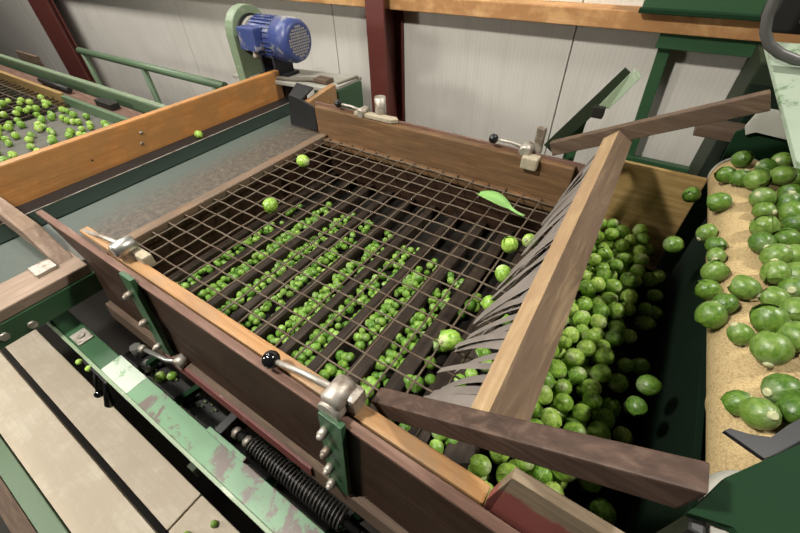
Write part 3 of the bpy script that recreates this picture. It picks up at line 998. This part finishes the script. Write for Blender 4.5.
# green zig-zag lever behind the sieve
t = empty('angle_lever', 'green angle-iron lever slanting up behind the far right sieve corner', 'lever')
MB().bar((-0.190, 0.93, 0.080), (-0.072, 0.93, 0.268), 0.006, 0.028, (-0.85, 0, 0.53), 0.001).build('web', green_olive, t)
MB().prism([(-0.108, 0.915, 0.200), (-0.086, 0.915, 0.198), (-0.048, 0.915, 0.266), (-0.066, 0.925, 0.276)], (0, 0.006, 0), 0.001).build('flange', green_pale, t)
MB().box(-0.116, -0.092, 0.905, 0.922, 0.178, 0.202, 0.002).build('end_block', iron_black, t)
MB().bar((-0.138, 0.945, 0.158), (-0.150, 0.945, -0.35), 0.006, 0.026, (1, 0, 0), 0.001).build('leg', green_dark, t)

# red board and hood at the bottom right
b = MB()
b.prism([(-0.003, 0.134, -0.02), (0.42, 0.134, -0.02), (0.42, 0.138, 0.165), (0.008, 0.138, 0.165), (-0.003, 0.134, 0.10)], (0, 0.010, 0), 0.001)
o = b.build('red_board', red_board)
tag(o, 'board with worn red paint and bare top edge at the bottom right of the sieve', 'board')
t = empty('corner_hood', 'dark green steel hood close to the camera in the bottom right corner', 'hood')
MB().prism([(0.108, 0.158, 0.21), (0.114, 0.168, 0.21), (0.128, 0.196, 0.21), (0.175, 0.255, 0.21), (0.33, 0.47, 0.21), (0.45, 0.47, 0.21), (0.45, 0.150, 0.21), (0.150, 0.150, 0.21), (0.133, 0.166, 0.21)], (0, 0, 0.006), 0.001).build('top_plate', green_deep, t)
MB().box(0.112, 0.122, 0.152, 0.164, -1.15, 0.209, 0.002).build('post', iron_black, t)
tag(MB().box(0.124, 0.175, 0.150, 0.170, 0.12, 0.203, 0.002).build('pale_block', white_plastic),
    'pale grey block under the dark green hood corner, bottom right edge', 'block')
tag(MB().prism([(0.136, 0.251, 0.190), (0.140, 0.256, 0.190), (0.153, 0.258, 0.190), (0.167, 0.264, 0.190), (0.178, 0.283, 0.190), (0.190, 0.300, 0.190), (0.30, 0.42, 0.190), (0.30, 0.36, 0.190), (0.187, 0.272, 0.190), (0.162, 0.242, 0.190)], (0, 0, 0.004), 0.0005).build('rubber_lip', black_rubber),
    'pointed black rubber lip reaching over the near end of the tan belt', 'flap')

# ================================================================== SPROUTS


def sprout_mesh(name, seed, nl=9, cheap=False):
    rn = random.Random(seed)
    bm = bmesh.new()
    uvl = bm.loops.layers.uv.new('leaf')
    # core ball
    g = bmesh.ops.create_uvsphere(bm, u_segments=14 if cheap else 20, v_segments=9 if cheap else 14, radius=0.93)
    for f in bm.faces:
        f.smooth = True
        for l in f.loops:
            c = l.vert.co
            l[uvl].uv = (0.5 + 0.4 * math.atan2(c.y, c.x) / PI, 0.5 + 0.45 * c.z)
    # wrapped leaves
    nu, nv = (5, 6) if cheap else (8, 10)
    for k in range(nl):
        az = k * 2.4 + rn.uniform(-0.3, 0.3)
        half = rn.uniform(0.95, 1.25)
        top = rn.uniform(0.80, 0.98)
        layer = 0.035 + 0.055 * (k / nl)
        flare = rn.uniform(0.0, 0.06) if k < nl - 2 else rn.uniform(0.03, 0.12)
        grid = []
        for j in range(nv + 1):
            v = j / nv
            th = PI * (0.97 - top * 0.86 * v)          # polar angle from the base (bottom) upwards
            wdt = half * (math.sin(PI * min(1, (0.10 + 0.78 * v))) ** 0.55)
            row = []
            for i in range(nu + 1):
                u = i / nu
                ph = az + (u - 0.5) * 2 * wdt
                edge = max(0.0, abs(u - 0.5) * 2 - 0.6) / 0.4
                r = 0.95 + layer + flare * (v ** 4) + 0.02 * edge * math.sin(v * 14 + k) - 0.05 * edge * (1 - v)
                r += 0.012 * math.cos((u - 0.5) * 26)
                tp = th + 0.10 * edge * v
                row.append(bm.verts.new((r * math.sin(tp) * math.cos(ph), r * math.sin(tp) * math.sin(ph), r * math.cos(tp))))
            grid.append(row)
        for j in range(nv):
            for i in range(nu):
                f = bm.faces.new([grid[j][i], grid[j][i + 1], grid[j + 1][i + 1], grid[j + 1][i]])
                f.smooth = True
                for l, (a, c) in zip(f.loops, ((i, j), (i + 1, j), (i + 1, j + 1), (i, j + 1))):
                    l[uvl].uv = (a / nu, c / nv)
    sx, sy, sz = rn.uniform(0.92, 1.04), rn.uniform(0.92, 1.04), rn.uniform(1.0, 1.16)
    for v in bm.verts:
        v.co = Vector((v.co.x * sx, v.co.y * sy, v.co.z * sz))
    me = bpy.data.meshes.new(name)
    bm.to_mesh(me)
    bm.free()
    me.materials.append(sprout_mat)
    return me


SPM = [sprout_mesh('brussels_sprout', 11 + s) for s in range(6)]
SPC = [sprout_mesh('brussels_sprout', 41 + s, 6, True) for s in range(4)]
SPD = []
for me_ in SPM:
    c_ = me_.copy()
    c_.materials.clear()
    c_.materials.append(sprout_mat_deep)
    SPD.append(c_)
sb = MB()
sb.tube([(0, 0, -1.18), (0, 0, -1.14), (0, 0, -0.9)], [0.20, 0.25, 0.32], 12)
stem0 = sb.build('stem', stem_mat)
STEM = stem0.data
bpy.data.objects.remove(stem0)
RS = random.Random(77)


def sprout(loc, r, label, group=None, stem=False, cheap=False, rot=None, sq=None, deep=False):
    me = RS.choice(SPC if cheap else (SPD if deep else SPM))
    o = bpy.data.objects.new('brussels_sprout', me)
    COL.objects.link(o)
    o.location = loc
    if rot is None:
        rot = (RS.uniform(0, PI * 2), RS.uniform(0, PI * 2), RS.uniform(0, PI * 2))
    o.rotation_euler = rot
    o.scale = (r / 1.05,) * 3 if sq is None else (r / 1.05 * sq[0], r / 1.05 * sq[1], r / 1.05 * sq[2])
    tag(o, label, 'sprout', group)
    if stem:
        s = bpy.data.objects.new('stem', STEM)
        COL.objects.link(s)
        s.parent = o
    return o


# --- singles lying on the wire mesh
for (x, y, r, lb) in ((-0.767, 0.654, 0.0165, 'pale yellow-green sprout lying alone on the mesh near its far left corner'),
                      (-0.676, 0.452, 0.0165, 'green sprout lying alone on the mesh, lower of the two at its left'),
                      (-0.142, 0.334, 0.0175, 'plump sprout on the mesh just left of the lower rubber fingers'),
                      (-0.150, 0.605, 0.0165, 'sprout on the mesh touching the upper rubber fingertips'),
                      (-0.122, 0.640, 0.0150, 'sprout half under the upper rubber fingers, beyond its neighbour'),
                      (-0.128, 0.520, 0.0155, 'sprout under the middle rubber fingertips on the mesh'),
                      (-0.120, 0.440, 0.0145, 'small sprout at the middle fingertips, nearest the timber'),
                      ):
    sprout((x, y, 0.003 + r * 0.86), r, lb, None, True)
sprout((-1.205, 0.625, 0.008), 0.013, 'small sprout lying in the black gutter beside the orange board', None, True)
# loose leaf
b = MB()
P0, P1 = Vector((-0.285, 0.750, 0.010)), Vector((-0.165, 0.728, 0.008))
prevr = None
N = 14
for i in range(N + 1):
    s = i / N
    c = P0.lerp(P1, s)
    wdt = 0.021 * (math.sin(PI * min(1, s * 1.25 + 0.06)) ** 0.7) if s < 0.72 else 0.003
    if s >= 0.72:
        wdt = 0.0035
    row = []
    for k in range(5):
        q = (k - 2) / 2
        row.append(b.bm.verts.new((c.x + q * 0.003, c.y + q * wdt, c.z + 0.006 * abs(q) + 0.007 * math.sin(s * 5) + 0.003)))
    if prevr:
        for k in range(4):
            f = b.bm.faces.new([prevr[k], prevr[k + 1], row[k + 1], row[k]])
            f.smooth = True
    prevr = row
o = b.build('loose_leaf', leaf_mat)
md = o.modifiers.new('s', 'SOLIDIFY')
md.thickness = 0.0012
tag(o, 'flat green leaf lying on the mesh near the far sieve board', 'leaf')

# --- rows of small sprouts between the grader bars
rows = []
for k in range(len(BX) - 1):
    xc = (BX[k] + BX[k + 1]) / 2
    if k == 0:
        ya, yb_, dens, r0 = 0.20, 0.64, 0.70, 0.0078
    elif k <= 5:
        ya, yb_, dens, r0 = 0.16, 0.72 - 0.012 * k, 0.95, 0.0088
    elif k <= 7:
        ya, yb_, dens, r0 = 0.16, 0.64, 0.8, 0.0100
    else:
        ya, yb_, dens, r0 = 0.16, 0.56, 0.34, 0.0135
    y = ya
    while y < yb_:
        f = 1 - max(0, (y - 0.46) / 0.30) * 0.7
        cl = 0.60 + 0.9 * abs(mnoise.noise(Vector((xc * 9, y * 13, 2.0)))) * 2
        for q in (-1.35, -0.45, 0.45, 1.35):
            if RS.random() < dens * f * min(1.0, cl):
                r = r0 * RS.uniform(0.82, 1.15)
                rows.append((xc + q * 0.0142 + RS.uniform(-0.004, 0.004), y + RS.uniform(-0.004, 0.004), -0.146 + r * (1.0 if abs(q) > 1 else 1.9) + RS.uniform(0, 0.003), r))
        y += r0 * 1.85
b = bmesh.new()
for p in rows:
    M = Matrix.Translation(p[:3]) @ Matrix.Rotation(RS.uniform(0, 6), 4, Vector((RS.random(), RS.random(), 0.3)).normalized()) @ Matrix.Scale(p[3] / 1.05, 4)
    nb = len(b.verts)
    nf0 = len(b.faces)
    b.from_mesh(RS.choice(SPC))
    b.verts.ensure_lookup_table()
    b.faces.ensure_lookup_table()
    for v in b.verts[nb:]:
        v.co = M @ v.co
    tone = RS.random()
    lay = b.faces.layers.float.get('tone') or b.faces.layers.float.new('tone')
    b.faces.ensure_lookup_table()
    for f in b.faces[nf0:]:
        f[lay] = tone
me = bpy.data.meshes.new('small_sprouts')
b.to_mesh(me)
b.free()
me.materials.append(sprout_mat_rows)
o = bpy.data.objects.new('small_sprouts', me)
COL.objects.link(o)
tag(o, 'rows of small sorted sprouts between the brown bars below the wire mesh', 'sprouts', None, 'stuff')

# --- the heap in the chute
GB = 'big sprouts heaped in the chute'
pts = []


def heap_z(x, y):
    z = -0.086 - 1.0 * max(0, x - 0.080) + 0.014 * max(0, (y - 0.6)) / 0.33 - 0.5 * max(0.0, x - 0.070) * max(0.0, 0.62 - y) / 0.3
    if y < 0.26:
        z -= (0.26 - y) * 0.25
    return max(z, -0.165)


cands = []
for _ in range(9000):
    x = RS.uniform(-0.030, 0.160)
    y = RS.uniform(0.165, 0.935)
    r = RS.uniform(0.0138, 0.0180)
    cands.append((x, y, r))
for (x, y, r) in cands:
    if x > 0.074 + 0.022 * min(1, max(0, (y - 0.3) / 0.4)) and RS.random() < 0.985:
        continue
    z = heap_z(x, y) + RS.uniform(-0.008, 0.008)
    ok = True
    for (a, c, d, q) in pts:
        if (a - x) ** 2 + (c - y) ** 2 + (d - z) ** 2 < ((q + r) * 0.90) ** 2:
            ok = False
            break
    if ok:
        pts.append((x, y, z, r))
top = list(pts)
for (x, y, r) in cands[:5000]:
    z = heap_z(x, y) - 0.030 + RS.uniform(-0.006, 0.006)
    if z < -0.172 or x > 0.09:
        continue
    ok = True
    for (a, c, d, q) in pts:
        if (a - x) ** 2 + (c - y) ** 2 + (d - z) ** 2 < ((q + r) * 0.88) ** 2:
            ok = False
            break
    if ok:
        pts.append((x, y, z, r))
for i, (x, y, z, r) in enumerate(pts):
    sprout((x, y, z), r, 'big green sprout in the heap in the chute right of the timber beam', GB, cheap=(y > 0.6 or i >= len(top)))
# small spill under the near arm
for (x, y, z, r, lb) in ((-0.105, 0.20, -0.10, 0.0135, 'sprout seen through the gap under the near arm, left of the others'),
                         (-0.078, 0.192, -0.095, 0.0125, 'sprout in the gap under the near arm, second from the left'),):
    sprout((x, y, z), r, lb)

# --- belt sprouts: rolling on the jute belt and over the drum
GC = 'sprouts rolling on the tan jute belt'
bel = [(0.17, 0.925, 0.146, 0.0165), (0.206, 0.905, 0.148, 0.015), (0.23, 0.945, 0.149, 0.016), (0.151, 0.868, 0.134, 0.016), (0.169, 0.846, 0.143, 0.015), (0.189, 0.833, 0.151, 0.0185), (0.227, 0.876, 0.15, 0.017), (0.249, 0.884, 0.15, 0.017), (0.147, 0.772, 0.125, 0.0165), (0.196, 0.771, 0.15, 0.017), (0.199, 0.736, 0.147, 0.0145), (0.236, 0.81, 0.15, 0.017), (0.231, 0.776, 0.15, 0.017), (0.197, 0.679, 0.149, 0.017), (0.232, 0.742, 0.151, 0.018), (0.193, 0.633, 0.149, 0.0165), (0.221, 0.656, 0.15, 0.017), (0.235, 0.708, 0.15, 0.017), (0.208, 0.608, 0.149, 0.016), (0.225, 0.616, 0.151, 0.018), (0.205, 0.565, 0.15, 0.017), (0.176, 0.525, 0.141, 0.0165), (0.226, 0.573, 0.151, 0.018), (0.221, 0.54, 0.149, 0.016), (0.203, 0.512, 0.148, 0.015), (0.196, 0.467, 0.149, 0.018), (0.221, 0.495, 0.151, 0.018), (0.175, 0.443, 0.134, 0.0135), (0.194, 0.416, 0.152, 0.0185), (0.218, 0.45, 0.151, 0.018), (0.203, 0.366, 0.148, 0.0165), (0.212, 0.347, 0.148, 0.015), (0.176, 0.345, 0.129, 0.0125), (0.187, 0.331, 0.142, 0.0165)]
special = {28: 'largest sprout on the tan belt, dark green with a pale base', 27: 'small lone sprout on the lower left of the tan belt, left of the largest one',
           32: 'small sprout nearest the lower left end of the tan belt', 33: 'sprout on the belt just above the pointed black rubber lip',
           21: 'lone sprout in the middle of the tan belt, near its raised ridges', 0: 'farthest left sprout at the far end of the tan belt',
           8: 'sprout near the far left edge of the tan belt, casting a shadow on it', 30: 'sprout on the tan belt between the largest one and the rubber lip'}
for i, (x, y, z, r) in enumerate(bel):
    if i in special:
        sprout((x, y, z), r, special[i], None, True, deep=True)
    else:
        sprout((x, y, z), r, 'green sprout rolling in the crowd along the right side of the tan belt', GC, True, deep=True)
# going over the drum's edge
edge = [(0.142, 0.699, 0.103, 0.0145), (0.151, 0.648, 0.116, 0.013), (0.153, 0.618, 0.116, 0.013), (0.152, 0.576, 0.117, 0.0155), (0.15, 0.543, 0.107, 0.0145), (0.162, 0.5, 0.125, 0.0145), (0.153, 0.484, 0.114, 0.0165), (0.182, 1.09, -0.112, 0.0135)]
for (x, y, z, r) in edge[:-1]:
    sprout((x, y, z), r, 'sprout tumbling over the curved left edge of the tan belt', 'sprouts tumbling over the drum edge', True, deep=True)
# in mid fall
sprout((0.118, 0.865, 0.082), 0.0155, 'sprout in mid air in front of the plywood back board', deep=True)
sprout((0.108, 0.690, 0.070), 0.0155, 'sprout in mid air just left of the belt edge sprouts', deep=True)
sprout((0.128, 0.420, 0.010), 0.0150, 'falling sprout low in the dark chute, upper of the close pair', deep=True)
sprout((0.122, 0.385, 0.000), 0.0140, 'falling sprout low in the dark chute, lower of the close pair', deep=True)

# --- left conveyor sprouts
GL = 'sprouts on the grey left conveyor'
lp = []
tries = 0
while len(lp) < 125 and tries < 8000:
    tries += 1
    x = RS.uniform(-2.75, -1.58)
    y = RS.uniform(0.22, 0.665)
    # denser in the middle of the belt
    if RS.random() > 1.25 - abs(y - 0.44) * 2.2:
        continue
    if x > -1.85 and y < 0.42:
        continue
    r = RS.uniform(0.0125, 0.0165)
    if all((a - x) ** 2 + (c - y) ** 2 > ((q + r) * 0.95) ** 2 for a, c, q in lp):
        lp.append((x, y, r))
for (x, y, r) in lp:
    sprout((x, y, (-0.150 if x > -2.45 else -0.132) + r * 0.96), r, 'green sprout scattered on the grey belt beyond the orange board', GL, cheap=True)

# --- dropped sprouts near the walkway and beam
for (x, y, z, r, lb) in ((-0.745, 0.0, ZW + 0.012, 0.0001, ''),):
    pass
sprout((-0.66, -0.140, ZW + 0.012), 0.012, 'tiny sprout in the black gap at the bottom edge of the walkway')
sprout((-0.64, -0.112, ZW + 0.010), 0.010, 'tiny sprout on the stained plank beside the black gap')
sprout((-0.60, -0.055, ZW + 0.009), 0.009, 'tiny sprout on the stained plank beneath the green beam')
sprout((-0.775, -0.004, -0.128), 0.0062, 'tiny sprout caught on the green beam edge above the ball knob')
sprout((-0.735, 0.0, -0.122), 0.0068, 'tiny sprout caught on the beam edge between the two black handles')
sprout((-0.70, 0.075, -0.225), 0.011, 'small sprout in the dark gap above the whitish cover plate')
sprout((-0.68, 0.090, -0.225), 0.010, 'small sprout in the dark gap, right neighbour near the latch knob')
